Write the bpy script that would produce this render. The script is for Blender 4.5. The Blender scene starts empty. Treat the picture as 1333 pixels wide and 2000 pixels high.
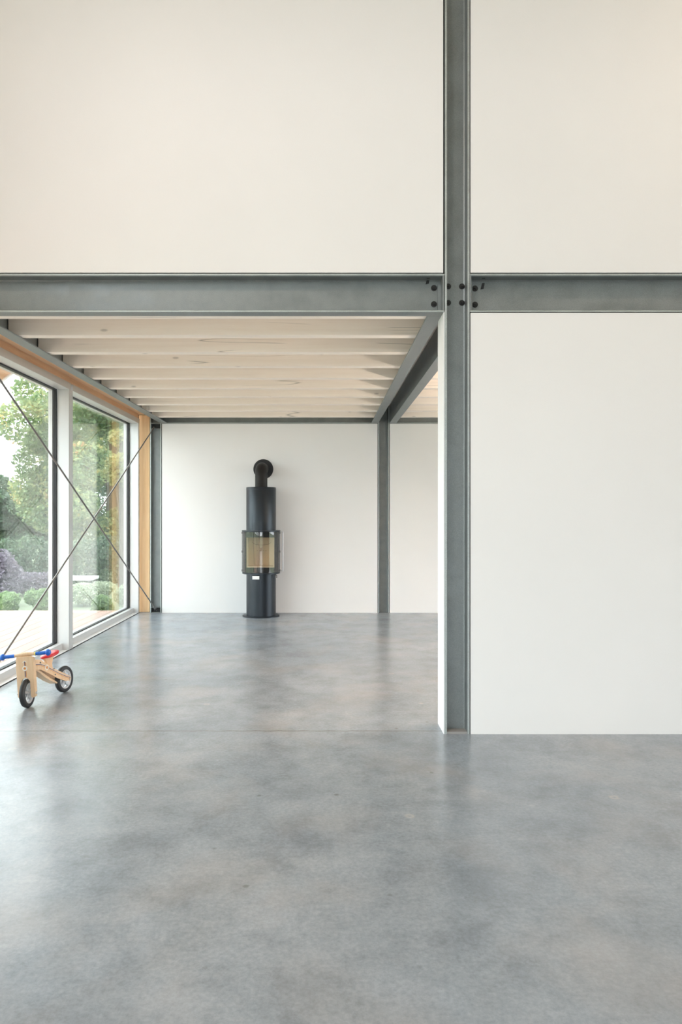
import bpy, bmesh, math, random
import numpy as np
from mathutils import Vector, Matrix

S = bpy.context.scene
C = S.collection
PI = math.pi
R = math.radians

# ------------------------------------------------------------------ camera
cd = bpy.data.cameras.new('camera')
cam = bpy.data.objects.new('camera', cd); C.objects.link(cam)
cam.location = (0, 0, 1.25)
cam.rotation_euler = (R(90), 0, 0)
cd.sensor_fit = 'HORIZONTAL'; cd.sensor_width = 24; cd.lens = 24
cd.shift_x = 33.5 / 1333; cd.shift_y = 4.0 / 1333
cd.clip_start = 0.05; cd.clip_end = 500
S.camera = cam

# ------------------------------------------------------------------ world / exposure
W = bpy.data.worlds.new('sky'); S.world = W; W.use_nodes = True
nt = W.node_tree
for n in list(nt.nodes): nt.nodes.remove(n)
wo = nt.nodes.new('ShaderNodeOutputWorld'); bg = nt.nodes.new('ShaderNodeBackground')
bg.inputs['Color'].default_value = (0.88, 0.945, 1.0, 1); bg.inputs['Strength'].default_value = 1.35
nt.links.new(bg.outputs[0], wo.inputs[0])
S.view_settings.view_transform = 'Standard'; S.view_settings.look = 'None'
S.view_settings.gamma = 1; S.view_settings.use_curve_mapping = False
S.view_settings.exposure = 2.2
S.cycles.max_bounces = 14; S.cycles.diffuse_bounces = 8; S.cycles.glossy_bounces = 5
S.cycles.transparent_max_bounces = 24; S.cycles.transmission_bounces = 6
S.cycles.sample_clamp_indirect = 6

def portal(loc, rot, sx, sy):
    l = bpy.data.lights.new('daylight_portal', 'AREA'); l.shape = 'RECTANGLE'; l.size = sx; l.size_y = sy
    l.cycles.is_portal = True
    o = bpy.data.objects.new('daylight_portal', l); C.objects.link(o)
    o.location = loc; o.rotation_euler = rot
# openings: rear room and low hall glazing; added for light: hall high, rear, right
portal((-2.75, 6.3, 1.25), (0, R(-90), 0), 2.5, 4.7)
portal((-2.75, 0.0, 1.25), (0, R(-90), 0), 2.5, 7.2)
portal((-2.75, -.8, 4.0), (0, R(-90), 0), 1.4, 5.6)
portal((.5, -7.3, 1.4), (R(90), 0, 0), 4.2, 2.7)
portal((5.6, 6.3, 1.25), (0, R(90), 0), 2.4, 4.1)

def fill_lamp_light(loc, power, color, size, parent=None):  # area light used by the added fill lamps
    l = bpy.data.lights.new('fill_glow', 'AREA'); l.shape = 'DISK'; l.size = size; l.energy = power; l.color = color
    o = bpy.data.objects.new('fill_glow', l); C.objects.link(o); o.location = loc
    return o

# ------------------------------------------------------------------ materials
def mat(name, col, rough=.5, metal=0.0, spec=.5, coat=0.0):
    m = bpy.data.materials.new(name); m.use_nodes = True
    b = m.node_tree.nodes['Principled BSDF']
    b.inputs['Base Color'].default_value = (*col, 1); b.inputs['Roughness'].default_value = rough
    b.inputs['Metallic'].default_value = metal; b.inputs['Specular IOR Level'].default_value = spec
    b.inputs['Coat Weight'].default_value = coat
    return m
def N(m, t, **kw):
    n = m.node_tree.nodes.new(t)
    for k, v in kw.items():
        if hasattr(n, k): setattr(n, k, v)
        else: n.inputs[k].default_value = v
    return n
def L(m, a, b): m.node_tree.links.new(a, b)
def coords(m, scale=(1, 1, 1), rand=True):
    tc = N(m, 'ShaderNodeTexCoord'); mp = N(m, 'ShaderNodeMapping'); mp.inputs['Scale'].default_value = scale
    if rand:
        oi = N(m, 'ShaderNodeObjectInfo'); va = N(m, 'ShaderNodeVectorMath', operation='MULTIPLY')
        cb = N(m, 'ShaderNodeCombineXYZ')
        for i in range(3): L(m, oi.outputs['Random'], cb.inputs[i])
        L(m, cb.outputs[0], va.inputs[0]); va.inputs[1].default_value = (37, 23, 51)
        ad = N(m, 'ShaderNodeVectorMath', operation='ADD')
        L(m, tc.outputs['Object'], ad.inputs[0]); L(m, va.outputs[0], ad.inputs[1]); L(m, ad.outputs[0], mp.inputs['Vector'])
    else: L(m, tc.outputs['Object'], mp.inputs['Vector'])
    return mp.outputs[0]
def ramp(m, src, stops):
    r = N(m, 'ShaderNodeValToRGB'); e = r.color_ramp.elements
    while len(e) < len(stops): e.new(.5)
    for i, (p, c) in enumerate(stops):
        e[i].position = p; e[i].color = (*c, 1) if len(c) == 3 else c
    L(m, src, r.inputs[0]); return r.outputs['Color']
def mix(m, a, b, fac, mode='MIX'):
    x = N(m, 'ShaderNodeMix', data_type='RGBA', blend_type=mode)
    for src, idx in ((fac, 0), (a, 6), (b, 7)):
        if hasattr(src, 'links'): L(m, src, x.inputs[idx])
        else: x.inputs[idx].default_value = src if idx == 0 else (*src, 1)
    return x.outputs[2]
def bump(m, src, strength, dist=.01):
    b = N(m, 'ShaderNodeBump'); b.inputs['Strength'].default_value = strength; b.inputs['Distance'].default_value = dist
    L(m, src, b.inputs['Height']); L(m, b.outputs[0], m.node_tree.nodes['Principled BSDF'].inputs['Normal'])

def plaster(name, col):
    m = mat(name, col, .75, spec=.25)
    v = coords(m, rand=False)
    n = N(m, 'ShaderNodeTexNoise', Scale=220.0, Detail=4.0); L(m, v, n.inputs['Vector'])
    n2 = N(m, 'ShaderNodeTexNoise', Scale=1.3, Detail=3.0); L(m, v, n2.inputs['Vector'])
    c = ramp(m, n2.outputs['Fac'], [(.3, tuple(x * .975 for x in col)), (.7, col)])
    L(m, c, m.node_tree.nodes['Principled BSDF'].inputs['Base Color'])
    bump(m, n.outputs['Fac'], .12, .002)
    return m
M_wall = plaster('white_plaster', (.88, .875, .865))
M_gap = mat('dark_gap', (.02, .02, .02), .9, spec=.1)
M_outwall = mat('render_outside', (.8, .8, .78), .8)

def steel(name, col):
    m = mat(name, col, .45, .55)
    v = coords(m)
    n = N(m, 'ShaderNodeTexNoise', Scale=320.0, Detail=2.0); L(m, v, n.inputs['Vector'])
    n2 = N(m, 'ShaderNodeTexNoise', Scale=9.0, Detail=5.0, Roughness=.6); L(m, v, n2.inputs['Vector'])
    a = ramp(m, n2.outputs['Fac'], [(.3, tuple(x * .86 for x in col)), (.7, tuple(x * 1.12 for x in col))])
    g = ramp(m, n.outputs['Fac'], [(.3, (.6, .6, .6)), (.7, (1, 1, 1))])
    b = m.node_tree.nodes['Principled BSDF']
    L(m, mix(m, a, g, .55, 'MULTIPLY'), b.inputs['Base Color'])
    L(m, ramp(m, n2.outputs['Fac'], [(.3, (.38,) * 3), (.7, (.6,) * 3)]), b.inputs['Roughness'])
    bump(m, n.outputs['Fac'], .05, .001)
    return m
M_steel = steel('galvanised_steel', (.29, .315, .315))
M_edge_lit = steel('galvanised_edge_lit', (.52, .57, .56))  # lighter steel paints the light caught on the flange tips
M_rod = mat('rod_steel', (.25, .24, .23), .4, .8)
M_bolt = mat('dark_bolt', (.035, .035, .035), .45, .5)

def wood(name, light, dark, axis, scale=1.0, knots=.5, rough=.6, cracks=False):
    m = mat(name, light, rough, spec=.3)
    sc = [14, 14, 14]; sc[axis] = .7
    v = coords(m, tuple(s * scale for s in sc))
    n = N(m, 'ShaderNodeTexNoise', Scale=2.2, Detail=6.0, Roughness=.6, Distortion=.4); L(m, v, n.inputs['Vector'])
    c = ramp(m, n.outputs['Fac'], [(.35, dark), (.62, light)])
    ks = [9, 9, 9]; ks[axis] = 3.2
    v2 = coords(m, tuple(ks))
    vo = N(m, 'ShaderNodeTexVoronoi', Scale=1.0, Randomness=1.0); L(m, v2, vo.inputs['Vector'])
    k = ramp(m, vo.outputs['Distance'], [(.05, (1, 1, 1)), (.10, (0, 0, 0))])
    kd = mix(m, (0, 0, 0), k, knots)
    c = mix(m, c, tuple(x * .42 for x in dark), kd)
    if cracks:
        cs = [11, 11, 11]; cs[axis] = .35
        v3 = coords(m, tuple(cs))
        w = N(m, 'ShaderNodeTexNoise', Scale=.9, Detail=2.0, Distortion=.2); L(m, v3, w.inputs['Vector'])
        l = ramp(m, w.outputs['Fac'], [(.494, (0, 0, 0)), (.5, (1, 1, 1)), (.506, (0, 0, 0))])
        mk = N(m, 'ShaderNodeTexNoise', Scale=1.1, Detail=1.0); L(m, coords(m, (1.2, 1.2, 1.2)), mk.inputs['Vector'])
        mm = ramp(m, mk.outputs['Fac'], [(.52, (0, 0, 0)), (.56, (.75, .75, .75))])
        c = mix(m, c, tuple(x * .35 for x in dark), mix(m, l, mm, 1.0, 'MULTIPLY'))
    L(m, c, m.node_tree.nodes['Principled BSDF'].inputs['Base Color'])
    bump(m, n.outputs['Fac'], .06, .002)
    return m
M_joist = wood('whitewashed_spruce', (.95, .88, .80), (.91, .83, .745), 0, cracks=True, knots=.55)
M_deckceil = wood('whitewashed_boards', (.95, .88, .80), (.91, .83, .745), 0)
M_larch = wood('warm_larch', (.88, .60, .38), (.78, .48, .28), 1)
M_post = wood('warm_larch_upright', (.92, .64, .37), (.82, .53, .28), 2)
M_ceilw = wood('warm_ceiling_boards', (.88, .79, .70), (.81, .71, .61), 1)
M_ply = wood('beech_plywood', (.76, .56, .37), (.70, .49, .30), 2, scale=3, knots=0, rough=.45)

def deckmat():
    m = mat('terrace_boards', (.70, .46, .36), .6, spec=.4)
    v = coords(m, (1, 1, 1), rand=False)
    sp = N(m, 'ShaderNodeSeparateXYZ'); L(m, v, sp.inputs[0])
    mu = N(m, 'ShaderNodeMath', operation='MULTIPLY'); mu.inputs[1].default_value = 1 / .145; L(m, sp.outputs['X'], mu.inputs[0])
    fr = N(m, 'ShaderNodeMath', operation='FRACT'); L(m, mu.outputs[0], fr.inputs[0])
    fl = N(m, 'ShaderNodeMath', operation='FLOOR'); L(m, mu.outputs[0], fl.inputs[0])
    wn = N(m, 'ShaderNodeTexWhiteNoise', noise_dimensions='1D'); L(m, fl.outputs[0], wn.inputs['W'])
    c = ramp(m, wn.outputs['Value'], [(0, (.44, .285, .225)), (1, (.54, .36, .285))])
    g = ramp(m, fr.outputs[0], [(0, (.12, .08, .06)), (.045, (.12, .08, .06)), (.06, (1, 1, 1)), (1, (1, 1, 1))])
    L(m, mix(m, c, g, 1.0, 'MULTIPLY'), m.node_tree.nodes['Principled BSDF'].inputs['Base Color'])
    return m
M_deck = deckmat()

def concrete():
    m = mat('polished_concrete', (.35, .36, .36), .3, spec=.7)
    b = m.node_tree.nodes['Principled BSDF']
    v = coords(m, rand=False)
    def nz(s, d, r=.55, di=0.0):
        n = N(m, 'ShaderNodeTexNoise', Scale=s, Detail=d, Roughness=r, Distortion=di); L(m, v, n.inputs['Vector']); return n.outputs['Fac']
    big = nz(.9, 6, .6, .6); mid = nz(3.2, 12, .74, .15); fine = nz(60, 6, .75); tint = nz(1.7, 4, .5, .3)
    c = ramp(m, big, [(.3, (.285, .328, .375)), (.5, (.34, .376, .416)), (.7, (.40, .426, .455))])
    c2 = ramp(m, mid, [(.36, (.55, .56, .57)), (.5, (.80, .80, .80)), (.60, (.93, .925, .92)), (.72, (1, .995, .99))])
    c = mix(m, c, c2, .75, 'MULTIPLY')
    c3 = ramp(m, fine, [(.33, (.6, .6, .6)), (.65, (1, 1, 1))])
    c = mix(m, c, c3, .6, 'MULTIPLY')
    c = mix(m, c, (.42, .375, .345), ramp(m, tint, [(.5, (0, 0, 0)), (.75, (.4, .4, .4))]))
    # small dark pits and pale spots
    vo = N(m, 'ShaderNodeTexVoronoi', Scale=5.0); 
    w = N(m, 'ShaderNodeTexNoise', Scale=25.0, Detail=3.0); L(m, v, w.inputs['Vector'])
    ad = N(m, 'ShaderNodeMix', data_type='VECTOR'); ad.inputs[0].default_value = .02
    L(m, v, ad.inputs[4]); L(m, w.outputs['Color'], ad.inputs[5]); L(m, ad.outputs[1], vo.inputs['Vector'])
    c = mix(m, c, (.12, .12, .12), ramp(m, vo.outputs['Distance'], [(.035, (.55, .55, .55)), (.07, (0, 0, 0))]))
    vp = N(m, 'ShaderNodeTexVoronoi', Scale=2.1); L(m, ad.outputs[1], vp.inputs['Vector'])
    c = mix(m, c, (.50, .47, .42), ramp(m, vp.outputs['Distance'], [(.008, (.0, .0, .0)), (.03, (.4, .4, .4)), (.055, (0, 0, 0))]))
    # the day joint between the two pours
    sp = N(m, 'ShaderNodeSeparateXYZ'); L(m, v, sp.inputs[0])
    jn = N(m, 'ShaderNodeTexNoise', Scale=14.0, Detail=5.0); L(m, v, jn.inputs['Vector'])
    a1 = N(m, 'ShaderNodeMath', operation='MULTIPLY_ADD'); a1.inputs[1].default_value = .03; a1.inputs[2].default_value = -3.948
    L(m, jn.outputs['Fac'], a1.inputs[0])
    a2 = N(m, 'ShaderNodeMath', operation='ADD'); L(m, a1.outputs[0], a2.inputs[0]); L(m, sp.outputs['Y'], a2.inputs[1])
    a3 = N(m, 'ShaderNodeMath', operation='ABSOLUTE'); L(m, a2.outputs[0], a3.inputs[0])
    jm = ramp(m, a3.outputs[0], [(.003, (.75, .75, .75)), (.012, (0, 0, 0))])
    c = mix(m, c, (.09, .08, .07), mix(m, jm, ramp(m, fine, [(.4, (.25,) * 3), (.6, (.9,) * 3)]), 1.0, 'MULTIPLY'))
    L(m, c, b.inputs['Base Color'])
    L(m, ramp(m, mid, [(.25, (.19,) * 3), (.75, (.262,) * 3)]), b.inputs['Roughness'])
    bump(m, mid, .12, .004)
    return m
M_floor = concrete()
M_alu = mat('silver_aluminium', (.66, .67, .67), .42, .35)
M_gasket = mat('gasket', (.012, .012, .014), .5)
def glass(name, tint=(1, 1, 1), f0=.04, gain=1.0):
    """thin clear glass: straight transmission and a mirror reflection by Schlick's law, same from both sides"""
    m = bpy.data.materials.new(name); m.use_nodes = True
    t = m.node_tree
    for n in list(t.nodes): t.nodes.remove(n)
    o = t.nodes.new('ShaderNodeOutputMaterial'); tr = t.nodes.new('ShaderNodeBsdfTransparent'); gl = t.nodes.new('ShaderNodeBsdfGlossy')
    mx = t.nodes.new('ShaderNodeMixShader'); ge = t.nodes.new('ShaderNodeNewGeometry')
    dt = t.nodes.new('ShaderNodeVectorMath'); dt.operation = 'DOT_PRODUCT'
    t.links.new(ge.outputs['Incoming'], dt.inputs[0]); t.links.new(ge.outputs['Normal'], dt.inputs[1])
    def mth(op, a, b=None):
        n = t.nodes.new('ShaderNodeMath'); n.operation = op; n.use_clamp = op == 'ADD'
        for i, x in enumerate((a, b)):
            if x is None: continue
            if hasattr(x, 'links'): t.links.new(x, n.inputs[i])
            else: n.inputs[i].default_value = x
        return n.outputs[0]
    c = mth('ABSOLUTE', dt.outputs['Value'])
    f = mth('ADD', mth('MULTIPLY', mth('POWER', mth('SUBTRACT', 1.0, c), 5.0), (1 - f0) * gain), f0)
    tr.inputs['Color'].default_value = (*tint, 1); gl.inputs['Roughness'].default_value = 0.0
    gl.inputs['Color'].default_value = (1, 1, 1, 1)
    t.links.new(f, mx.inputs[0]); t.links.new(tr.outputs[0], mx.inputs[1]); t.links.new(gl.outputs[0], mx.inputs[2]); t.links.new(mx.outputs[0], o.inputs[0])
    return m
M_glass = glass('clear_glass', (.985, .995, .985))
M_stoveglass = glass('stove_glass', (.88, .87, .85), .05)
M_black = mat('stove_black', (.012, .014, .018), .36)
M_black.node_tree.nodes['Principled BSDF'].inputs['IOR'].default_value = 1.52
M_black.node_tree.nodes['Principled BSDF'].inputs['Specular Tint'].default_value = (.82, .92, 1.0, 1)
M_pipe = mat('flue_black', (.016, .014, .013), .5, .0, .3)
M_cream = mat('fire_brick', (.80, .66, .48), .8)
M_dark = mat('dark_metal', (.015, .015, .016), .5)
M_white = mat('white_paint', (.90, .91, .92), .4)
M_card = mat('white_card', (.9, .9, .9), .6)
M_greysteel = mat('grey_steel', (.16, .155, .15), .4, .6)
M_tyre = mat('black_rubber', (.018, .019, .021), .5)
M_rim = mat('silver_plastic', (.58, .59, .61), .3, .5)
M_blue = mat('blue_rubber', (.01, .13, .55), .4)
M_red = mat('red_seat', (.55, .012, .018), .35)
M_navy = mat('navy_print', (.04, .05, .16), .5)
M_orange = mat('orange_print', (.62, .22, .03), .5)
M_print = mat('white_print', (.82, .78, .70), .5)
M_yellow = mat('yellow_collar', (.75, .68, .15), .5)

def leafmat(name, cols, trans=.35):
    m = bpy.data.materials.new(name); m.use_nodes = True; t = m.node_tree
    for n in list(t.nodes): t.nodes.remove(n)
    o = t.nodes.new('ShaderNodeOutputMaterial'); g = t.nodes.new('ShaderNodeNewGeometry')
    tc = t.nodes.new('ShaderNodeTexCoord'); no = t.nodes.new('ShaderNodeTexNoise'); no.inputs['Scale'].default_value = 1.3
    t.links.new(tc.outputs['Object'], no.inputs['Vector'])
    ma = t.nodes.new('ShaderNodeMath'); ma.operation = 'MULTIPLY_ADD'; ma.inputs[1].default_value = .45
    t.links.new(g.outputs['Random Per Island'], ma.inputs[0]); 
    mb = t.nodes.new('ShaderNodeMath'); mb.operation = 'MULTIPLY_ADD'; mb.inputs[1].default_value = 1.5; mb.inputs[2].default_value = -.48
    t.links.new(no.outputs['Fac'], mb.inputs[0]); t.links.new(mb.outputs[0], ma.inputs[2])
    r = t.nodes.new('ShaderNodeValToRGB'); e = r.color_ramp.elements
    while len(e) < len(cols): e.new(.5)
    for i, (p, c) in enumerate(cols): e[i].position = p; e[i].color = (*c, 1)
    t.links.new(ma.outputs[0], r.inputs[0])
    d = t.nodes.new('ShaderNodeBsdfPrincipled'); d.inputs['Roughness'].default_value = .45; tr = t.nodes.new('ShaderNodeBsdfTranslucent')
    mx = t.nodes.new('ShaderNodeMixShader'); mx.inputs[0].default_value = trans
    t.links.new(r.outputs[0], d.inputs['Base Color']); t.links.new(r.outputs[0], tr.inputs['Color'])
    t.links.new(d.outputs[0], mx.inputs[1]); t.links.new(tr.outputs[0], mx.inputs[2]); t.links.new(mx.outputs[0], o.inputs[0])
    return m
M_leaf = leafmat('maple_leaves', [(0, (.10, .17, .08)), (.45, (.21, .30, .14)), (.72, (.38, .44, .20)), (.88, (.56, .50, .20)), (1, (.62, .36, .16))])
M_leafd = leafmat('dark_leaves', [(0, (.07, .12, .08)), (.6, (.14, .21, .13)), (1, (.28, .34, .20))])
M_leafy = leafmat('golden_reflection_leaves', [(0, (.24, .32, .14)), (.6, (.44, .44, .20)), (1, (.58, .44, .20))])  # golden tone paints the orange post reflection lying over the leaves
M_leafp = leafmat('purple_leaves', [(0, (.13, .11, .14)), (.6, (.27, .23, .29)), (1, (.44, .36, .44))])
M_leafg = leafmat('box_leaves', [(0, (.16, .27, .12)), (.6, (.30, .42, .20)), (1, (.50, .58, .30))])
M_leafw = leafmat('pale_leaves', [(0, (.35, .42, .30)), (.6, (.55, .60, .45)), (1, (.75, .75, .62))])
M_bark = mat('bark', (.14, .11, .085), .9)
M_grass = mat('lawn', (.20, .235, .15), .9)

# ------------------------------------------------------------------ mesh helpers
class MB:
    def __init__(s): s.bm = bmesh.new()
    def box(s, x0, x1, y0, y1, z0, z1):
        vs = [s.bm.verts.new((x, y, z)) for x in (x0, x1) for y in (y0, y1) for z in (z0, z1)]
        for f in ((0, 1, 3, 2), (4, 6, 7, 5), (0, 4, 5, 1), (2, 3, 7, 6), (0, 2, 6, 4), (1, 5, 7, 3)):
            s.bm.faces.new([vs[i] for i in f])
        return s
    def prism(s, pts, vec, origin=(0, 0, 0), U=(1, 0, 0), V=(0, 0, 1)):
        """2-D outline pts in plane U,V at origin, extruded by vec"""
        o = Vector(origin); U = Vector(U); V = Vector(V); vec = Vector(vec)
        a = [s.bm.verts.new(o + U * p[0] + V * p[1]) for p in pts]
        b = [s.bm.verts.new(v.co + vec) for v in a]
        n = len(a)
        s.bm.faces.new(a[::-1]); s.bm.faces.new(b)
        for i in range(n): s.bm.faces.new((a[i], a[(i + 1) % n], b[(i + 1) % n], b[i]))
        return s
    def cyl(s, p0, p1, r0, r1=None, n=32, caps=True):
        r1 = r0 if r1 is None else r1
        p0 = Vector(p0); p1 = Vector(p1); d = (p1 - p0).normalized()
        u = d.orthogonal().normalized(); w = d.cross(u)
        A = [s.bm.verts.new(p0 + (u * math.cos(2 * PI * i / n) + w * math.sin(2 * PI * i / n)) * r0) for i in range(n)]
        B = [s.bm.verts.new(p1 + (u * math.cos(2 * PI * i / n) + w * math.sin(2 * PI * i / n)) * r1) for i in range(n)]
        for i in range(n): s.bm.faces.new((A[i], A[(i + 1) % n], B[(i + 1) % n], B[i]))
        if caps: s.bm.faces.new(A[::-1]); s.bm.faces.new(B)
        return s
    def lathe(s, prof, n=64, c=(0, 0, 0), axis='Z', a0=0.0, a1=2 * PI):
        """prof list of (r, h) around axis through c"""
        full = abs(a1 - a0 - 2 * PI) < 1e-6
        k = n if full else n + 1
        rings = []
        for i in range(k):
            a = a0 + (a1 - a0) * i / n; ring = []
            for r, h in prof:
                if axis == 'Z': p = (r * math.cos(a), r * math.sin(a), h)
                elif axis == 'X': p = (h, r * math.cos(a), r * math.sin(a))
                else: p = (r * math.cos(a), h, r * math.sin(a))
                ring.append(s.bm.verts.new((p[0] + c[0], p[1] + c[1], p[2] + c[2])))
            rings.append(ring)
        for i in range(n):
            a, b = rings[i], rings[(i + 1) % k]
            for j in range(len(prof) - 1):
                s.bm.faces.new((a[j], b[j], b[j + 1], a[j + 1]))
        return s
    def tube(s, pts, r, n=16):
        pts = [Vector(p) for p in pts]; rings = []
        u = None
        for i, p in enumerate(pts):
            d = ((pts[min(i + 1, len(pts) - 1)] - pts[max(i - 1, 0)])).normalized()
            if u is None: u = d.orthogonal().normalized()
            u = (u - d * u.dot(d)).normalized(); w = d.cross(u)
            rr = r[i] if isinstance(r, (list, tuple)) else r
            rings.append([s.bm.verts.new(p + (u * math.cos(2 * PI * k / n) + w * math.sin(2 * PI * k / n)) * rr) for k in range(n)])
        for a, b in zip(rings, rings[1:]):
            for k in range(n): s.bm.faces.new((a[k], a[(k + 1) % n], b[(k + 1) % n], b[k]))
        s.bm.faces.new(rings[0][::-1]); s.bm.faces.new(rings[-1])
        return s
    def build(s, name, m, parent=None, smooth=False, bevel=0, loc=None, merge=False):
        if merge: bmesh.ops.remove_doubles(s.bm, verts=s.bm.verts, dist=1e-5)
        bmesh.ops.recalc_face_normals(s.bm, faces=s.bm.faces)
        me = bpy.data.meshes.new(name)
        if loc is not None:
            bmesh.ops.translate(s.bm, verts=s.bm.verts, vec=-Vector(loc))
        s.bm.to_mesh(me); s.bm.free()
        me.materials.append(m)
        o = bpy.data.objects.new(name, me); C.objects.link(o)
        if loc is not None: o.location = loc
        if parent is not None: o.parent = parent
        if bevel:
            b = o.modifiers.new('bevel', 'BEVEL'); b.width = bevel; b.segments = 2; b.limit_method = 'ANGLE'; b.angle_limit = R(40)
        if smooth:
            me.polygons.foreach_set('use_smooth', [True] * len(me.polygons))
            me.set_sharp_from_angle(angle=R(35))
        return o
def tag(o, label=None, cat=None, group=None, kind=None):
    if label: o['label'] = label
    if cat: o['category'] = cat
    if group: o['group'] = group
    if kind: o['kind'] = kind
    return o
def empty(name, loc=(0, 0, 0), rot=(0, 0, 0)):
    o = bpy.data.objects.new(name, None); C.objects.link(o); o.location = loc; o.rotation_euler = rot
    o.empty_display_size = .1
    return o
def struct(name, mb, m, label=None, parent=None, bevel=0):
    o = mb.build(name, m, parent, bevel=bevel)
    if parent is None: tag(o, label, None, None, 'structure'); o['category'] = name.split('_')[0]
    return o
def box(*a): return MB().box(*a)

# ------------------------------------------------------------------ key planes (metres; camera at origin, looking +Y)
YF, YB = 3.875, 8.634          # front faces of the two steel frames
ZB, ZT = 1.25 + 1.147, 1.25 + 1.365   # underside and top of the ring beams
XG = -2.34                     # inner plane of the glazing
CX0, CX1 = .687, .828          # main column, outer faces
LX0, LX1 = -2.20, -2.058       # left column
HALL_T = 5.4

# ------------------------------------------------------------------ room shell
struct('floor', box(-2.46, 5.4, -7.1, 8.95, -.2, 0), M_floor, 'grey polished concrete floor with a fine day joint')
struct('wall_upper_left', box(-2.5, CX0 - .009, YF, YF + .13, ZT + .006, HALL_T), M_wall, 'white plaster wall above the left beam')
struct('wall_upper_right', box(CX1 + .006, 5.3, YF, YF + .13, ZT + .006, HALL_T), M_wall, 'white plaster wall above the right beam')
struct('wall_lower_right', box(CX1 + .006, 5.3, YF + .001, YF + .13, 0.0, ZB - .004), M_wall, 'white plaster wall right of the main column')
struct('wall_core', box(-2.5, 5.3, YF + .145, YF + .2, ZT, HALL_T).box(CX0 + .02, 5.3, YF + .145, YF + .2, 0, ZT), M_gap, 'added dark backing of the white partition, blocking light leaks')  # unseen backing added so no light leaks through the column gaps
struct('trim_1', box(CX0 - .006, CX0 - .001, YF + .002, YF + .2, 0, ZB + .0), M_white, 'white strip on the main column, added to paint the flange reflection')  # white paints the back wall's reflection on the steel flange
struct('wall_back', box(LX1 + .008, CX0 - .007, YB, YB + .12, 0, ZB - .004), M_wall, 'white plaster wall behind the stove')
struct('wall_back_right', box(CX1 + .007, 5.4, YB, YB + .12, 0, ZB - .004), M_wall, 'white plaster wall right of the rear column')
struct('wall_back_core', box(-2.46, 5.4, YB + .26, YB + .32, 0, 2.75), M_gap, 'dark backing of the far wall')
struct('wall_right_rear', box(5.3, 5.4, YF + .2, 4.25, 0, 2.75).box(5.3, 5.4, 8.35, YB + .12, 0, 2.75).box(5.3, 5.4, 4.25, 8.35, 2.45, 2.75), M_wall, 'white side wall of the rear room')  # the opening in this wall is added to light the rear room
struct('wall_right', box(5.3, 5.4, -7.1, YF + .2, 0, HALL_T), M_wall, 'white side wall of the hall')
struct('ceiling_rear', box(-2.46, 5.4, YF + .2, YB + .32, ZT + .002, ZT + .1), M_deckceil, 'whitewashed board ceiling above the joists')
# hall ceiling with a roof light
struct('ceiling_hall', box(-2.6, 5.4, -7.1, YF + .2, HALL_T, HALL_T + .15), M_ceilw, 'warm boarded ceiling of the hall')
# hall left wall: low glazing, added high opening; rear wall: opening added for light
struct('wall_left', box(-2.55, -2.35, -7.1, YF + .2, 2.62, 3.3).box(-2.55, -2.35, -7.1, YF + .2, 4.7, HALL_T)
       .box(-2.55, -2.35, -7.1, -3.6, 0, HALL_T).box(-2.55, -2.35, 2.0, YF + .2, 3.3, 4.7)
       .box(-2.55, -2.35, YF + .2, YB + .32, 2.62, 3.3), M_outwall, 'white wall over the left glazing')
struct('wall_rear', box(-2.5, -1.5, -7.2, -7.1, 0, HALL_T).box(2.5, 5.4, -7.2, -7.1, 0, HALL_T)
       .box(-1.5, 2.5, -7.2, -7.1, 2.7, HALL_T).box(-1.5, 2.5, -7.2, -7.1, 0, .1), M_wall, 'white wall around the added rear light opening of the hall')

# ------------------------------------------------------------------ glazing
def glazing(name, label, y0, y1, end_post=False, near_post=True):
    """one field of the curtain wall between two mullions; frame is the root"""
    ow = .05
    f = MB()
    # bottom rail and top rail
    f.box(-2.47, -2.40, y0, y1, 0.0, .065)
    f.box(-2.45, XG, y0, y1, 1.25 + 1.146, 1.25 + 1.208)
    root = f.build(name, M_alu, None, bevel=.002)
    tag(root, label, 'window', None, 'structure')
    MB().box(-2.40, XG - .006, y0, y1, .0, .006).build('sill', M_white, root)
    mb = MB().box(-2.45, XG, y1 - ow, y1, 0, 1.25 + 1.147)
    mb.build('mullion', M_alu, root, bevel=.002)
    if near_post: MB().box(-2.45, XG, y0 - ow, y0, 0, 1.25 + 1.147).build('mullion', M_alu, root, bevel=.002)
    # outer frame seen through the glass
    g = MB()
    ya, yb = y0 + .002, y1 - ow - .002
    g.box(-2.52, -2.485, yb - .02, yb + .03, .02, 2.40).box(-2.52, -2.485, ya - .02, ya + .02, .02, 2.40)
    g.box(-2.52, -2.485, ya + .02, yb - .02, .02, .075).box(-2.52, -2.485, ya + .02, yb - .02, 2.385, 2.43)
    g.build('outer_frame', M_alu, root)
    k = MB()
    za, zb = .065, 2.396
    k.box(-2.485, -2.45, yb - .012, yb + .002, za, zb).box(-2.485, -2.45, ya - .002, ya + .012, za, zb)
    k.box(-2.485, -2.45, ya, yb, za, za + .008).box(-2.485, -2.45, ya, yb, zb - .012, zb)
    k.build('gasket', M_gasket, root)
    MB().box(-2.466, -2.462, ya, yb, za + .002, zb).build('inner_pane', M_glass, root)
    MB().box(-2.482, -2.478, ya, yb, za + .002, zb).build('outer_pane', M_glass, root)
    return root
glazing('window_1', 'large fixed pane next to the far corner', 6.36, 8.66)
glazing('window_2', 'large fixed pane left of the mullion beside the toy bike', 4.02, 6.31)
glazing('window_3', 'large fixed pane of the hall, nearest the rear room', 1.60, 3.97)
glazing('window_4', 'large fixed pane in the middle of the hall side', -1.0, 1.55)
glazing('window_5', 'large fixed pane at the far end of the hall side', -3.6, -1.05)
# dark slot between floor slab and sill
struct('trim_2', box(XG - .006, XG + .004, -4.0, 8.66, 0.0005, .0025), M_gap, 'dark joint along the sill')

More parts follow.
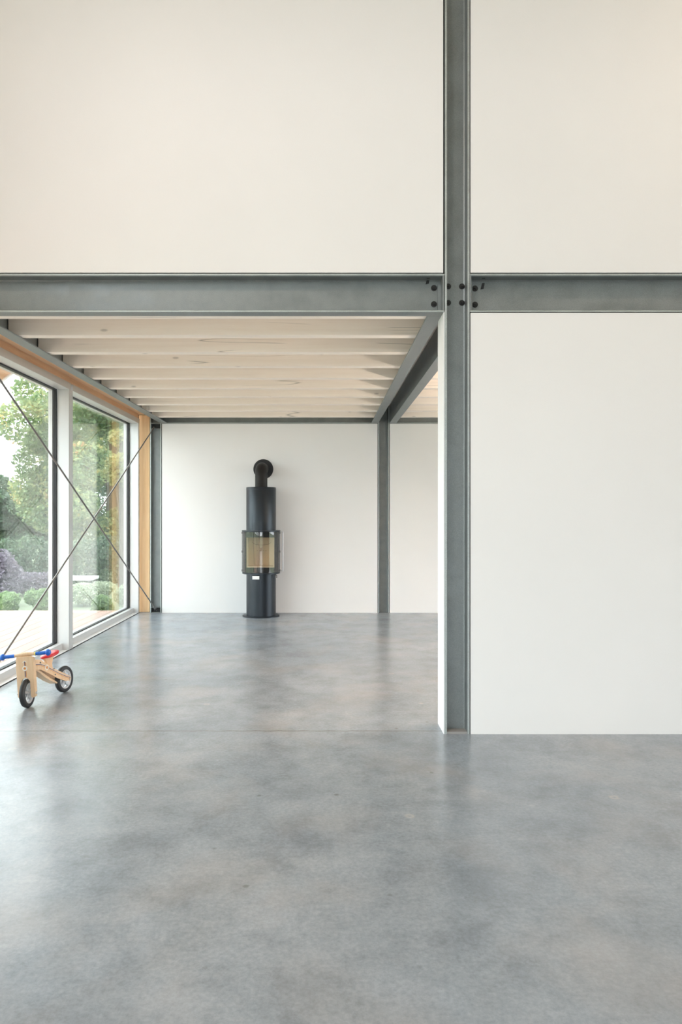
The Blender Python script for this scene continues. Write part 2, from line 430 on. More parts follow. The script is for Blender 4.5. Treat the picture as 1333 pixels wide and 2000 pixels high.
# larch header over the glazing, soffit board, corner post
hd = empty('timber_header', (XG, 6.3, 2.46)); tag(hd, 'warm larch header board and soffit running above the tall windows', 'timber beam')
def at(o, par): o.parent = par; o.matrix_parent_inverse = Matrix.Translation(par.location).inverted(); return o
at(MB().box(-2.45, -2.342, YF + .2, 8.62, 2.459, 2.512).build('header_board', M_larch), hd)
at(MB().box(-2.45, -2.070, YF + .2, 8.66, 2.512, 2.60).build('soffit_board', M_larch), hd)
tag(MB().box(-2.358, -2.221, 8.70, 8.84, 0, 2.512).build('timber_post', M_post, bevel=.006),
    'square knotty larch post in the far left corner beside the window', 'timber post')

# ------------------------------------------------------------------ steel frame
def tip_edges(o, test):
    o.data.materials.append(M_edge_lit)
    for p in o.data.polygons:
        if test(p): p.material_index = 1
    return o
def chan_profile(h, w, tw, tf):
    """C profile, web at u=0, flanges to +u; v up"""
    r = .006
    return [(0, 0), (w - .002, 0), (w, .002), (w, tf - .004), (w - .006, tf), (tw + r, tf + .002), (tw, tf + r + .002), (tw, h - tf - r - .002), (tw + r, h - tf - .002),
            (w - .006, h - tf), (w, h - tf + .004), (w, h - .002), (w - .002, h), (0, h)]
H = ZT - ZB
def h_column(name, x0, x1, yf, z0, z1, label):
    """H section: flanges face left and right, web seen from the front"""
    d = .14; tf = .012; tw = .008; r = .010
    ym = yf + d / 2
    w = x1 - x0
    root = empty(name, ((x0 + x1) / 2, ym, z0)); tag(root, label, 'steel column')
    hw = w / 2; hd_ = d / 2
    p = [(-hw, -hd_), (-hw + tf, -hd_), (-hw + tf, -tw / 2 - r), (-hw + tf + r * .3, -tw / 2 - r * .3), (-hw + tf + r, -tw / 2),
         (hw - tf - r, -tw / 2), (hw - tf - r * .3, -tw / 2 - r * .3), (hw - tf, -tw / 2 - r), (hw - tf, -hd_), (hw, -hd_),
         (hw, hd_), (hw - tf, hd_), (hw - tf, tw / 2), (-hw + tf, tw / 2), (-hw + tf, hd_), (-hw, hd_)]
    MB().prism(p, (0, 0, z1 - z0), (0, 0, 0), (1, 0, 0), (0, 1, 0)).build('section', M_steel, root)
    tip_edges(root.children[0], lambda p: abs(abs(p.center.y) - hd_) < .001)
    return root
def hexbolt(root, p, r=.011, axis=(0, -1, 0)):
    a = Vector(axis); p = Vector(p) - root.location
    mb = MB().cyl(p, p + a * .003, r * 1.5, n=20).cyl(p + a * .003, p + a * .011, r, n=6).cyl(p + a * .011, p + a * .02, r * .55, n=12)
    return mb.build('bolt', M_bolt, root)

colm = h_column('steel_column', CX0, CX1, YF, 0, HALL_T - .01, 'tall galvanised steel column rising full height between the white walls in front')
for bx in (.718, .797):
    for bz in (1.25 + (1004 - 560) / 344 * 1.018, 1.25 + (1004 - 592) / 344 * 1.018):
        hexbolt(colm, (bx, YF + .066, bz), .011)
MB().box(-.058, .058, -.066, .066, 0, .012).build('base_grout', mat('grout', (.32, .31, .30), .9), colm)
colb = h_column('steel_column', CX0, CX1, YB - .002, 0, ZT, 'short galvanised steel column in the far wall, right of the stove')
cleft = h_column('steel_column', LX0, LX1, YB - .002, 0, ZT, 'galvanised steel column in the far left corner beside the larch post')
h_column('steel_column', LX0, LX1, YF, 0, ZT, 'galvanised steel column near the windows at the front frame')
# brace pockets in the corner column (plates with dark recess between)
for z0 in (1.25 - 194 / 154.2, 2.32):
    pk = MB()
    hz = .075
    for zz in (z0 + .004, z0 + hz):
        pk.box(-.059, .059, -.068, -.004, zz, zz + .009)
    pk.build('brace_pocket', M_steel, cleft)
    MB().box(-.058, .058, -.012, -.006, z0 + .013, z0 + hz).build('pocket_recess', M_dark, cleft)

def beam_front(name, label, x0, x1, yf, m=M_steel, bolts=(), slots=(), cleat=None):
    """channel along X, open towards the camera"""
    root = empty(name, ((x0 + x1) / 2, yf + .04, ZB)); tag(root, label, 'steel beam')
    w = .08
    prof = [(yf + w - u, v) for u, v in chan_profile(H, w, .0085, .0125)]
    o = MB().prism(prof, (x1 - x0, 0, 0), (x0, 0, ZB), (0, 1, 0), (0, 0, 1)).build('section', m); at(o, root)
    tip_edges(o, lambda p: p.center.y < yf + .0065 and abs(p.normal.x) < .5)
    for b in bolts: hexbolt(root, (b[0], yf + w - .009, b[1]), .0115)
    for x, z in slots:
        s = MB().prism([(0, 0), (.018, .004), (.024, .036), (.010, .036)], (0, .004, 0), (x, yf + w - .014, z - .014), (1, 0, 0), (0, 0, 1)).box(x + .002, x + .02, yf + .035, yf + w - .009, ZT - .0138, ZT - .012).build('slot', M_dark); at(s, root)
    if cleat:
        cx, dr = cleat
        c = MB().box(min(cx, cx + dr * .008), max(cx, cx + dr * .008), yf + .001, yf + w - .008, ZB + .010, ZT - .010)
        c.build('end_plate', m, None, bevel=.002); e = bpy.context.scene.collection.objects[-1]; at(e, root)
        c = MB().box(min(cx + dr * .008, cx + dr * .026), max(cx + dr * .008, cx + dr * .026), yf + w - .022, yf + w - .010, ZB + .02, ZT - .045)
        e = c.build('cleat', m); at(e, root)
    return root
b1, b2 = 1.25 + (1004 - 563) / 337.5, 1.25 + (1004 - 594.5) / 337.5
beam_front('steel_beam', 'galvanised steel channel beam spanning above the open room, left of the tall column', LX1 + .001, CX0 - .002, YF + .001,
           bolts=[(.637, b1), (.637, b2)], slots=[(.588, b1 + .035)], cleat=(CX0 - .003, -1))
beam_front('steel_beam', 'galvanised steel channel beam over the solid wall, right of the tall column', CX1 + .002, 5.29, YF + .001,
           bolts=[(.874, b1 - .003), (.874, b2 - .003)], slots=[(.906, b1 + .006)], cleat=(CX1 + .003, 1))
beam_front('steel_beam', 'far galvanised steel channel above the wall with the stove', LX1 + .001, CX0 - .002, YB - .002)
beam_front('steel_beam', 'far galvanised steel channel above the wall right of the rear column', CX1 + .002, 5.29, YB - .002)

def beam_side(name, label, xw, dirn, y0, y1):
    """channel along Y; web outer face at xw, flanges towards dirn"""
    root = empty(name, (xw, (y0 + y1) / 2, ZB)); tag(root, label, 'steel beam')
    prof = [(xw + dirn * u, v) for u, v in chan_profile(H, .086, .0085, .0125)]
    at(MB().prism(prof, (0, y1 - y0, 0), (0, y0, ZB), (1, 0, 0), (0, 0, 1)).build('section', M_steel), root)
    return root
YS0, YS1 = YF + .082, YB - .003
beam_side('steel_beam', 'long steel channel running back along the window side, below the joist ends', LX1 - .0085, 1, YS0, YS1)
beam_side('steel_beam', 'long steel channel running back to the rear column, carrying the right ends of the joists', CX0 - .001, -1, YS0, YS1)
beam_side('steel_beam', 'dark backed steel channel running back, right of its parallel neighbour', CX1 + .001, 1, YF + .205, YS1)

# brace rods
def rod(label, p0, p1):
    p0 = Vector(p0); p1 = Vector(p1)
    root = empty('brace_rod', p0); tag(root, label, 'brace rod')
    d = (p1 - p0)
    MB().cyl((0, 0, 0), d, .0072, n=14).build('bar', M_rod, root, smooth=True)
    n = d.normalized()
    MB().cyl(d - n * .10, d + n * .01, .0105, n=14).build('end_sleeve', M_rod, root, smooth=True)
    MB().cyl(d + n * .0, d + n * .03, .017, n=6).build('nut', M_bolt, root)
    return root
XR = -2.128
rod('steel brace rod rising away from the toy bike to the top of the corner column', (XR - .006, YF + .15, 1.25 - 1.2), (XR - .006, 8.57, 1.25 + 1.085))
rod('steel brace rod falling from the upper left to the foot of the corner column', (XR + .010, YF + .15, 1.25 + 1.095), (XR + .010, 8.57, 1.25 - 1.19))

# ------------------------------------------------------------------ joists
ordn = ['first', 'second', 'third', 'fourth', 'fifth', 'sixth', 'seventh', 'eighth', 'ninth', 'tenth']
jz0, jz1 = 1.25 + 1.1605, ZT - .014
def joist(x0, x1, y, label, group):
    o = MB().box(x0, x1, y, y + .075, jz0, jz1).build('ceiling_joist', M_joist, None, bevel=.002, loc=((x0 + x1) / 2, y + .037, jz0))
    return tag(o, label, 'joist', group)
for k in range(10):
    y = 4.431 + .4635 * (k - 1)
    if k == 0: y = 3.985
    joist(LX1 + .007, CX0 - .012, y, 'whitewashed spruce joist between the two side channels, %s from the front' % ordn[k] if k else
          'whitewashed spruce joist tight behind the front beam, nearest of the left bay', 'joists of the left bay')
for k in range(10):
    y = 4.431 + .4635 * (k - 1)
    if k == 0: y = 4.09
    joist(CX1 + .012, 5.29, y, 'whitewashed spruce joist in the bay right of the double channels, %s from the front' % ordn[k], 'joists of the right bay')

# ------------------------------------------------------------------ stove
SX, SY = -.772, 8.395
st = empty('wood_stove', (SX, SY, 0)); tag(st, 'slim round black wood stove with curved glass door standing before the far wall', 'stove')
MB().lathe([(0, 0), (.229, 0), (.229, .010), (.222, .012), (0, .012)], 72).build('base_plate', M_black, st, smooth=True)
MB().lathe([(0, .012), (.181, .012), (.181, .530), (0, .530)], 72).build('lower_body', M_black, st, smooth=True)
MB().lathe([(0, .522), (.10, .522), (.232, .522), (.232, .538), (0, .538)], 72).build('lower_rim', M_black, st, smooth=True)
MB().lathe([(0, 1.036), (.236, 1.036), (.236, 1.050), (0, 1.050)], 72).build('upper_rim', M_black, st, smooth=True)
up = MB().lathe([(0, 1.050), (.182, 1.050), (.182, 1.574), (.180, 1.577), (.10, 1.577), (0, 1.577)], 72).build('upper_body', M_black, st, smooth=True)
MB().lathe([(.1825, 1.545), (.1835, 1.546), (.1835, 1.549), (.1825, 1.55)], 72).build('seam', M_black, up, smooth=True)
# firebox: steel shell at the back, black inner box with a cream lining, curved glass in front
MB().lathe([(.222, .538), (.227, .538), (.227, 1.036), (.222, 1.036), (.222, .538)], 48, a0=R(-10), a1=R(190)).build('shell', M_greysteel, st, smooth=True)
fb = MB(); zf0, zf1 = .600, .965; xa = .170; yfz = -.105
fb.box(-.205, -xa, yfz, .10, .538, 1.036).box(xa, .205, yfz, .10, .538, 1.036)
fb.box(-xa, xa, yfz, .10, .538, zf0).box(-xa, xa, yfz, .10, zf1, 1.036)
fb.build('firebox_frame', M_dark, st)
ln = MB().box(-xa, xa, .075, .10, zf0, zf1).box(-xa, -xa + .012, yfz + .006, .075, zf0, zf1).box(xa - .012, xa, yfz + .006, .075, zf0, zf1)
ln.box(-xa + .012, xa - .012, yfz + .006, .075, zf0, zf0 + .012)
lining = ln.build('firebox_lining', M_cream, st)
for hx in (-.052, -.022, .022, .052):
    MB().cyl((hx, .0745, .795), (hx, .0735, .795), .0035, n=12).build('air_hole', M_dark, lining)
bf = [(math.cos(t) * .115, .905 - math.sin(t) * .04) for t in [PI * i / 20 for i in range(21)]]
MB().tube([(x, .072, z) for x, z in bf], .0016, 6).build('baffle_edge', M_greysteel, lining)
door = MB().lathe([(.2265, .542), (.2295, .542), (.2295, 1.032), (.2265, 1.032), (.2265, .542)], 64, a0=R(180 + 8), a1=R(360 - 8)).build('glass_door', M_stoveglass, st, smooth=True)
for a in (R(188), R(352)):
    c, s_ = math.cos(a), math.sin(a)
    MB().cyl((c * .229, s_ * .229, .540), (c * .229, s_ * .229, 1.034), .006, n=12).build('door_edge', M_greysteel, door, smooth=True)
    for z in (.560, .79, 1.02):
        MB().cyl((c * .232, s_ * .232, z - .012), (c * .232, s_ * .232, z + .012), .0085, n=12).build('hinge', M_greysteel, door, smooth=True)
hd2 = [(.232, -.03, 1.03), (.268, -.035, 1.03), (.268, -.035, .555), (.232, -.03, .555)]
MB().tube(hd2[:2], .004, 8).tube([hd2[1], hd2[2]], .0065, 10).tube(hd2[2:], .004, 8).build('door_handle', M_rim, door, smooth=True)
MB().tube([(.178, -.10, .515), (.200, -.115, .505), (.200, -.115, .475)], .0065, 10).build('air_lever', M_greysteel, st, smooth=True)
MB().box(-.084, .0, -.2375, -.2365, .468, .508).build('paper_tag', M_card, st)
# flue: vertical pipe, elbow, rosette on the wall
zc = 1.818; r_el = .11
pts = [(0, .01, 1.577), (0, .01, zc - r_el)]
for i in range(1, 13):
    a = PI / 2 * i / 12
    pts.append((0, .01 + r_el * (1 - math.cos(a)), zc - r_el + r_el * math.sin(a)))
pts.append((0, YB - SY - .004, zc))
fl = MB().tube(pts, .0755, 40).build('flue_pipe', M_pipe, st, smooth=True)
MB().lathe([(.07, .0), (.124, .0), (.126, .003), (.126, .010), (.07, .010)], 56, c=(0.006, YB - SY - .0105, zc), axis='Y').build('wall_rosette', M_dark, fl, smooth=True)

# ------------------------------------------------------------------ toy bike (leans on the brace rod)
bk = empty('balance_bike', (-1.911, 4.408, 0.0015), (0, R(-4.0), R(-13.8)))
tag(bk, "child's wooden balance bike with blue grips and red seat on the floor by the window", 'balance bike')
RW = .0915
def wheel(cy, yaw, name='wheel'):
    n = 56
    mt_ = Matrix.Translation((0, cy, RW)) @ Matrix.Rotation(yaw, 4, 'Z')
    prof = [(RW - .026, -.0155), (RW - .012, -.0175), (RW - .004, -.0135), (RW, -.006), (RW, .006), (RW - .004, .0135), (RW - .012, .0175), (RW - .026, .0155), (RW - .026, -.0155)]
    ty = MB().lathe(prof, n, axis='X').build('tyre', M_tyre, bk, smooth=True); ty.data.transform(mt_)
    rim = MB().lathe([(RW - .0262, -.0135), (RW - .0262, .0135), (RW - .033, .013), (RW - .037, .004), (RW - .037, -.004), (RW - .033, -.013), (RW - .0262, -.0135)], n, axis='X')
    for s in range(5):
        a = 2 * PI * s / 5 + .3
        ca, sa = math.cos(a), math.sin(a)
        for sg in (-1, 1):
            P = [(sg * .010, .014 * ca - .009 * sa, .014 * sa + .009 * ca), (sg * .010, .014 * ca + .009 * sa, .014 * sa - .009 * ca),
                 (sg * .0115, (RW - .034) * ca + .006 * sa, (RW - .034) * sa - .006 * ca), (sg * .0115, (RW - .034) * ca - .006 * sa, (RW - .034) * sa + .006 * ca)]
            vs = [rim.bm.verts.new(p) for p in P] + [rim.bm.verts.new((p[0] * .35, p[1], p[2])) for p in P]
            for f in ((0, 1, 2, 3), (4, 7, 6, 5), (0, 4, 5, 1), (1, 5, 6, 2), (2, 6, 7, 3), (3, 7, 4, 0)): rim.bm.faces.new([vs[i] for i in f])
    rim.cyl((-.016, 0, 0), (.016, 0, 0), .0145, n=24)
    rm = rim.build('rim', M_rim, bk, smooth=True); rm.data.transform(mt_)
def star(cx, cz, r, y):
    return [(cx + (r if i % 2 == 0 else r * .45) * math.sin(PI * i / 5), cz + (r if i % 2 == 0 else r * .45) * math.cos(PI * i / 5)) for i in range(10)]
def disc(cx, cz, r, n=24): return [(cx + r * math.cos(2 * PI * i / n), cz + r * math.sin(2 * PI * i / n)) for i in range(n)]
YAW = R(13)
wheel(0, YAW); wheel(.39, 0)
fk0 = set(bpy.data.objects)
fk = bk
# front plate with an arch for the wheel
hw = .057
out = [(-hw, .072), (-hw, .27)]
out += [(-hw + .012 + .0 - .012 * math.cos(a), .31 + .020 * math.sin(a)) for a in [PI / 2 * i / 6 for i in range(7)]]
out += [(hw - .022 + .022 * math.sin(a), .308 + .022 * math.cos(a)) for a in [PI / 2 * i / 6 for i in range(7)]]
out += [(hw, .27), (hw, .072)]
out += [(hw - .008, .064), (hw - .022, .064), (hw - .029, .075), (hw - .029, .160)]
out += [((hw - .029) * math.cos(a), .160 + .030 * math.sin(a)) for a in [PI * i / 12 for i in range(1, 12)]]
out += [(-hw + .029, .160), (-hw + .029, .075), (-hw + .022, .064), (-hw + .008, .064)]
plate = MB().prism(out, (0, .014, 0), (0, -.014, 0)).build('front_plate', M_ply, fk, bevel=.002)
for sg in (-1, 1):
    cp = [(-.010, .070), (.012, .066), (.020, .085), (.022, .26), (.016, .315), (-.002, .325), (-.004, .1)]
    MB().prism(cp, (sg * .010, 0, 0), (sg * (hw - .010), 0, 0), (0, 1, 0), (0, 0, 1)).build('side_cheek', M_ply, fk, bevel=.002)
MB().cyl((-hw - .004, 0, RW), (hw + .005, 0, RW), .005, n=16).cyl((hw - .001, 0, RW), (hw + .006, 0, RW), .0085, n=6).cyl((-hw - .006, 0, RW), (-hw, 0, RW), .0085, n=6).build('axle', M_rim, fk)
yp = -.0145
MB().box(-.0015, .003, yp - .0004, yp, .198, .300).build('stripe', M_navy, plate)
MB().box(.0055, .0085, yp - .0004, yp, .198, .300).build('stripe', M_orange, plate)
MB().prism(disc(0, .254, .0165), (0, -.0006, 0), (0, yp, 0)).build('badge', M_print, plate)
MB().prism(star(0, .254, .0125, 0), (0, -.0004, 0), (0, yp - .0007, 0)).build('star', M_orange, plate)
arc = [(.013 * math.cos(a), .291 + .012 * math.sin(a)) for a in [PI * i / 10 for i in range(11)]] + [(.008 * math.cos(a), .291 + .007 * math.sin(a)) for a in [PI * i / 10 for i in range(10, -1, -1)]]
MB().prism(arc, (0, -.0005, 0), (0, yp - .0002, 0)).build('arch_mark', M_print, plate)
MB().cyl((0, .018, .27), (0, .018, .338), .012, n=20).build('steering_stem', M_ply, fk, smooth=True)
hb1 = set(bpy.data.objects)
hb = bk
MB().tube([(-.072, 0, -.001), (-.03, 0, .002), (0, 0, .003), (.03, 0, .002), (.072, 0, -.001)], [.0095, .012, .0135, .012, .0095], 20).build('wooden_bar', M_ply, hb, smooth=True)
for sg in (-1, 1):
    g = MB().cyl((sg * .068, 0, -.001), (sg * .136, 0, -.001), .0115, n=24)
    for k in range(5): g.cyl((sg * (.078 + .011 * k), 0, -.001), (sg * (.083 + .011 * k), 0, -.001), .0122, n=24)
    g.lathe([(0, sg * .164), (.008, sg * .163), (.016, sg * .158), (.0205, sg * .150), (.0215, sg * .143), (.019, sg * .137), (.0115, sg * .132)], 28, c=(0, 0, -.001), axis='X')
    g.build('grip', M_blue, hb, smooth=True)
MB().cyl((.062, 0, -.001), (.068, 0, -.001), .013, n=24).build('collar', M_yellow, hb, smooth=True)
# turn the steered parts about the steering axis (their meshes are built facing straight ahead)
MF = Matrix.Rotation(YAW, 4, 'Z'); MH = MF @ Matrix.Translation((0, .004, .339)) @ Matrix.Rotation(R(-2), 4, 'Y') @ Matrix.Rotation(R(3), 4, 'Z')
for o in bpy.data.objects:
    if o in fk0: continue
    if o.type == 'MESH': o.data.transform(MF if o in hb1 else MH)
# frame boards: two sides following the sloping outline, spacer and curved under-board
top = [(.028, .300), (.060, .296), (.10, .283), (.15, .250), (.199, .216), (.27, .178), (.34, .142), (.395, .112), (.408, .100)]
bot = [(.408, .086), (.395, .078), (.34, .090), (.27, .122), (.22, .150), (.15, .190), (.09, .222), (.028, .232)]
for sg in (-1, 1):
    sb = MB().prism(top + bot, (sg * .009, 0, 0), (sg * .036, 0, 0), (0, 1, 0), (0, 0, 1)).build('frame_board', M_ply, bk, bevel=.002)
    xo = sg * .0455
    # stripes along the board
    ctr = [(.035, .262), (.08, .255), (.12, .240), (.17, .212), (.22, .184), (.28, .150), (.34, .120), (.398, .095)]
    for off, mt, th in ((.003, M_navy, .0035), (-.005, M_orange, .002), (.0085, M_print, .002)):
        pp = [(u, v + off + th) for u, v in ctr] + [(u, v + off) for u, v in ctr[::-1]]
        MB().prism(pp, (sg * .0004, 0, 0), (xo, 0, 0), (0, 1, 0), (0, 0, 1)).build('stripe', mt, sb)
    MB().prism(disc(.150, .224, .019), (sg * .0008, 0, 0), (xo, 0, 0), (0, 1, 0), (0, 0, 1)).build('badge', M_print, sb)
    MB().prism(star(.150, .224, .0145, 0), (sg * .0012, 0, 0), (xo, 0, 0), (0, 1, 0), (0, 0, 1)).build('star', M_orange, sb)
    for (u, v) in ((.085, .270), (.222, .200), (.232, .158), (.39, RW)):
        MB().cyl((sg * .045, u, v), (sg * .0485, u, v), .005, n=12).build('screw', M_greysteel, sb)
MB().prism([(.05, .245), (.10, .235), (.16, .2), (.27, .14), (.27, .13), (.16, .19), (.10, .225), (.05, .235)], (.072, 0, 0), (-.036, 0, 0), (0, 1, 0), (0, 0, 1)).build('spacer_board', M_ply, bk)
MB().prism([(.04, .232), (.09, .205), (.14, .165), (.20, .125), (.27, .088), (.275, .096), (.21, .137), (.15, .178), (.10, .216), (.05, .240)], (.06, 0, 0), (-.03, 0, 0), (0, 1, 0), (0, 0, 1)).build('under_board', M_ply, bk, bevel=.0015)
MB().cyl((-.049, .39, RW), (.049, .39, RW), .005, n=16).build('rear_axle', M_rim, bk)
pp = [(.195, .19), (.262, .17), (.258, .23), (.268, .255), (.295, .287), (.175, .279), (.20, .258), (.207, .23)]
MB().prism(pp, (.020, 0, 0), (-.010, 0, 0), (0, 1, 0), (0, 0, 1)).build('seat_post', M_ply, bk, bevel=.002)
# saddle: superellipse pad, wider at the rear, tilted up at the back
def saddle():
    mb = MB(); bm = mb.bm; n = 32; rings = []
    for (sc, dz) in ((.0, .010), (.55, .010), (.85, .0085), (.97, .004), (1.0, -.002), (.96, -.008), (.0, -.009)):
        ring = []
        for i in range(n):
            a = 2 * PI * i / n
            y = math.cos(a) * .082; wdt = .036 + .020 * (math.cos(a) * .5 + .5)
            x = math.sin(a) * wdt
            ring.append(bm.verts.new((x * sc, .244 + y * sc, .291 + dz + (y * sc) * .13 + .9 * (y * sc) ** 2)))
        rings.append(ring)
    for a, b in zip(rings, rings[1:]):
        for i in range(n): bm.faces.new((a[i], a[(i + 1) % n], b[(i + 1) % n], b[i]))
    return mb.build('seat', M_red, bk, smooth=True, merge=True)
saddle()

# ------------------------------------------------------------------ added lamps, unseen: pendants brighten the hall, an uplighter the rear room
for i, (lx, ly, e) in enumerate(((3.2, 2.3, 7), (-1.4, 1.2, 9))):
    lp = empty('fill_pendant', (lx, ly, 4.95)); tag(lp, 'added round pendant lamp brightening the hall, unseen, %s' % ('right of the column' if i == 0 else 'left of the column'), 'lamp')
    MB().lathe([(.02, .12), (.06, .11), (.16, .02), (.17, 0), (.165, 0), (.155, .018), (.055, .10), (.02, .11)], 40).build('shade', M_white, lp, smooth=True)
    MB().cyl((0, 0, .11), (0, 0, .448), .003, n=8).build('cord', M_dark, lp)
    li = fill_lamp_light((0, 0, -.01), e, (1, .76, .58), .28); li.parent = lp

fl_ = empty('fill_uplighter', (2.7, 4.75, 0)); tag(fl_, 'added unseen uplighter brightening the rear room from behind the solid wall', 'lamp')  # unseen, added to brighten the joists and back wall
MB().lathe([(0, 0), (.14, 0), (.14, .012), (0, .02)], 40).build('base', M_dark, fl_, smooth=True)
MB().cyl((0, 0, .012), (0, 0, 1.66), .011, n=16).build('pole', M_dark, fl_, smooth=True)
MB().lathe([(.015, 1.65), (.10, 1.66), (.31, 1.76), (.316, 1.76), (.102, 1.65), (.015, 1.64)], 40).build('bowl_shade', M_white, fl_, smooth=True)
li = fill_lamp_light((0, 0, 1.74), 42, (1, .84, .70), .56); li.rotation_euler = (PI, 0, 0); li.parent = fl_

# ------------------------------------------------------------------ outside
struct('ground', box(-60, 40, -30, 80, -.6, -.25), M_grass, 'lawn around the house')
tag(MB().box(-5.6, -2.56, -4.0, 8.93, -.25, -.012).build('terrace_deck', M_deck), 'pinkish timber terrace deck outside the tall windows', 'terrace')
ev = empty('roof_overhang', (-2.56, 5.85, 2.6)); tag(ev, 'sloping orange timber roof overhang outside the left window', 'roof')
def sl(x): return 2.471 + .75 * (x + 2.673)
at(MB().prism([(-2.98, sl(-2.98)), (-2.56, sl(-2.56)), (-2.56, sl(-2.56) + .1), (-2.98, sl(-2.98) + .1)], (0, 9.9, 0), (0, -4.05, 0)).build('soffit', M_larch), ev)
at(MB().prism([(-3.0, sl(-3.0) - .012), (-2.56, sl(-2.56) - .012), (-2.56, sl(-2.56) + .14), (-3.0, sl(-3.0) + .14)], (0, .035, 0), (0, 5.85, 0)).build('verge_board', M_white), ev)

rng = np.random.default_rng(7)
def leaves(name, m, blobs, n, size, parent, loc=(0, 0, 0)):
    """blobs: (cx,cy,cz,rx,ry,rz); leaves as small bent quads in clusters near the blob surface"""
    vol = np.array([b[3] * b[4] * b[5] for b in blobs]) ** (2 / 3); vol /= vol.sum()
    idx = rng.choice(len(blobs), n, p=vol); B = np.array(blobs)[idx]
    d = rng.normal(size=(n, 3)); d /= np.linalg.norm(d, axis=1)[:, None]
    rr = 1 - np.abs(rng.normal(0, .22, n)); rr = np.clip(rr, .2, 1)
    P = B[:, :3] + d * rr[:, None] * B[:, 3:6]
    u = rng.normal(size=(n, 3)); u /= np.linalg.norm(u, axis=1)[:, None]
    w = np.cross(u, rng.normal(size=(n, 3))); w /= np.linalg.norm(w, axis=1)[:, None]
    s = (size * rng.uniform(.6, 1.3, n))[:, None]
    nrm = np.cross(u, w)
    V = np.stack([P - u * s * .55, P + w * s * .36 + nrm * s * .1, P + u * s * .6, P - w * s * .36 + nrm * s * .1], 1).reshape(-1, 3)
    F = np.arange(n * 4).reshape(n, 4)
    me = bpy.data.meshes.new(name); me.from_pydata(V.tolist(), [], F.tolist()); me.materials.append(m)
    o = bpy.data.objects.new(name, me); C.objects.link(o); o.parent = parent; o.location = loc
    return o
def tree(name, label, loc, blobs, n, size, m, trunk_h, tr, group=None):
    t = empty(name, loc); tag(t, label, 'tree', group)
    tb = MB().tube([(0, 0, -.02), (.04, 0, trunk_h * .4), (-.03, .05, trunk_h * .75), (.02, 0, trunk_h)], [tr * 1.2, tr, tr * .8, tr * .5], 12)
    for k in range(7):
        b = blobs[k % len(blobs)]
        tb.tube([(0, 0, trunk_h * (.35 + .07 * k)), (b[0] * .5, b[1] * .5, b[2] * .55 + trunk_h * .25), (b[0], b[1], b[2])], [tr * .4, tr * .25, tr * .1], 8)
    tb.build('trunk', M_bark, t, smooth=True)
    leaves('foliage', m, blobs, n, size, t)
    return t
def crown(cx, cz, rx, rz, k, rb, seed):
    r_ = np.random.default_rng(seed); o = []
    for i in range(k):
        d = r_.normal(size=3); d /= np.linalg.norm(d); q = r_.uniform(.35, 1) ** .6
        o.append((cx + d[0] * rx * q, d[1] * rx * q, cz + d[2] * rz * q, rb * r_.uniform(.7, 1.3), rb * r_.uniform(.7, 1.3), rb * r_.uniform(.5, .9)))
    return o
G0 = -.25
tree('maple_tree', 'large green maple turning yellow, filling the view through the left pane', (-5.75, 18.6, G0), crown(0, 3.0, 2.4, 3.6, 44, .72, 1) + [(-1.9, 0, 2.9, .8, .8, .6), (-2.1, .2, 2.2, .8, .8, .6), (-1.6, -.2, 3.5, .7, .7, .5), (-1.2, 0, 2.6, .8, .8, .7)], 52000, .10, M_leaf, 4.0, .15)
tree('maple_tree', 'green and yellow maple seen through the pane next to the corner', (-8.3, 26.5, G0), crown(0, 4.6, 2.9, 4.2, 40, .9, 2), 38000, .14, M_leaf, 5.2, .17)
tree('dark_tree', 'dark green tree low behind the maple', (-14.9, 32.0, G0), crown(0, 1.6, 3.4, 1.6, 26, .8, 3), 26000, .16, M_leafd, 3.2, .2)
tree('dark_tree', 'dark green tree behind the reflection of the corner post', (-10.2, 39.0, G0), crown(0, 4.0, 3.4, 4.4, 26, 1.2, 4), 24000, .2, M_leafd, 4.6, .2)
tree('golden_tinted_tree', 'young tree near the corner of the glazing, golden to paint the post reflection', (-3.78, 12.7, G0), crown(0, 2.5, .28, .6, 10, .2, 5), 1800, .07, M_leafy, 3.0, .05)
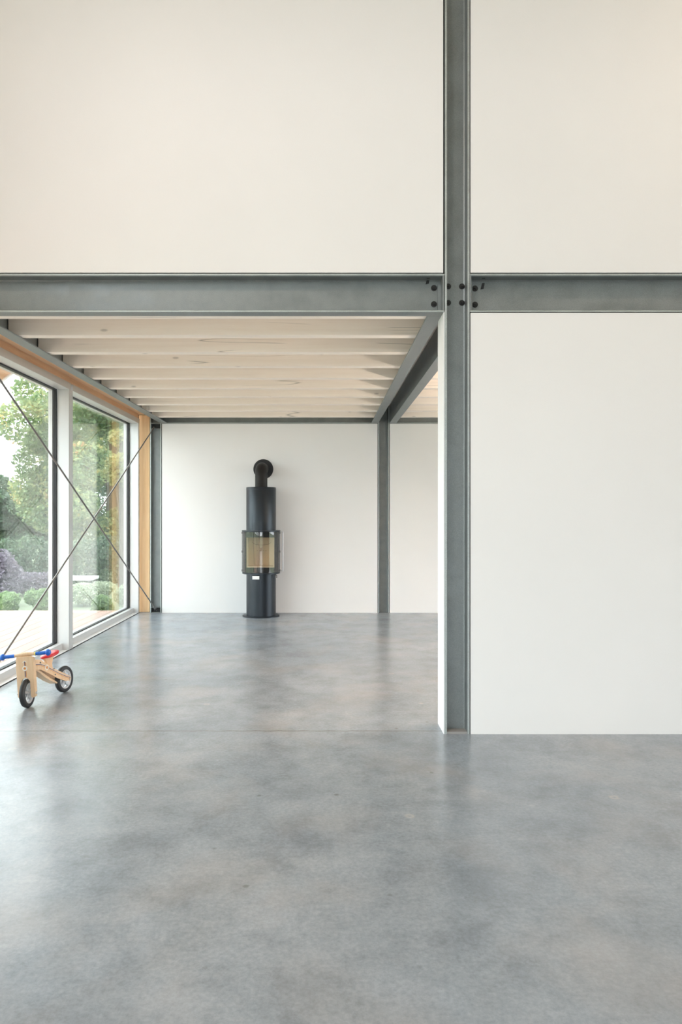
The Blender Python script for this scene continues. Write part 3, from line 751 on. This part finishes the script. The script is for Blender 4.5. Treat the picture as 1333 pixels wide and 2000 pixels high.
def bush(name, label, loc, r, h, n, size, m, seed):
    t = empty(name, loc); tag(t, label, 'shrub')
    r_ = np.random.default_rng(seed)
    bl = [(0, 0, h * .5, r, r, h * .5)] + [(r_.normal() * r * .35, r_.normal() * r * .35, h * r_.uniform(.45, .8), r * .55, r * .55, h * .3) for _ in range(6)]
    leaves('foliage', m, bl, n, size, t)
    MB().tube([(0, 0, 0), (.02, 0, h * .4), (0, .01, h * .7)], [.02, .014, .006], 8).tube([(0, 0, h * .2), (r * .4, 0, h * .5)], [.012, .006], 6).build('stem', M_bark, t)
bush('purple_shrub', 'tall purple leaved shrub beyond the terrace at the left edge', (-5.35, 11.0, G0), .5, .88, 8000, .045, M_leafp, 11)
bush('purple_shrub', 'grey purple shrub beyond the terrace, right of the taller purple one', (-5.3, 12.6, G0), .42, .42, 4500, .05, M_leafp, 12)
bush('box_shrub', 'round green box bush at the left edge of the terrace', (-4.58, 9.75, G0), .2, .36, 3500, .045, M_leafg, 13)
bush('box_shrub', 'green bush beyond the terrace, just left of the window mullion', (-4.15, 10.2, G0), .2, .40, 3500, .045, M_leafg, 14)
bush('pale_shrub', 'pale low shrub beyond the terrace, just right of the window mullion', (-3.85, 11.2, G0), .32, .36, 6000, .035, M_leafw, 15)
bush('box_shrub', 'bright green bush beyond the terrace near the corner of the glazing', (-3.12, 9.6, G0), .15, .36, 3500, .045, M_leafg, 16)
bush('pale_shrub', 'pale shrub beyond the terrace at the far corner of the glazing', (-3.05, 10.7, G0), .22, .42, 4000, .035, M_leafw, 17)
# hedges closing the view
hg = empty('garden_hedge', (-13, 48, G0)); tag(hg, 'tall mixed hedge at the far end of the garden', 'hedge')
leaves('foliage', M_leafd, [(i * 1.6 - 12, 0, 1.9, 1.3, .8, 2.0) for i in range(18)], 20000, .2, hg)
lh = empty('garden_hedge', (-5.9, 14.9, G0)); tag(lh, 'low loose grey green hedge beneath the maple', 'hedge')
leaves('foliage', M_leafd, [(i * .55 - 3.2, 0, .42, .5, .35, .48 + .08 * (i % 3)) for i in range(12)], 20000, .07, lh)
# white garden table
gt = empty('garden_table', (-4.95, 13.75, G0)); tag(gt, 'low white garden table on the lawn, right of the window mullion', 'table')
MB().box(-.34, .34, -.25, .25, .18, .24).build('table_top', M_white, gt, bevel=.01)
for lx in (-.29, .29):
    for ly in (-.2, .2): MB().box(lx - .025, lx + .025, ly - .025, ly + .025, 0, .18).build('leg', M_greysteel, gt)
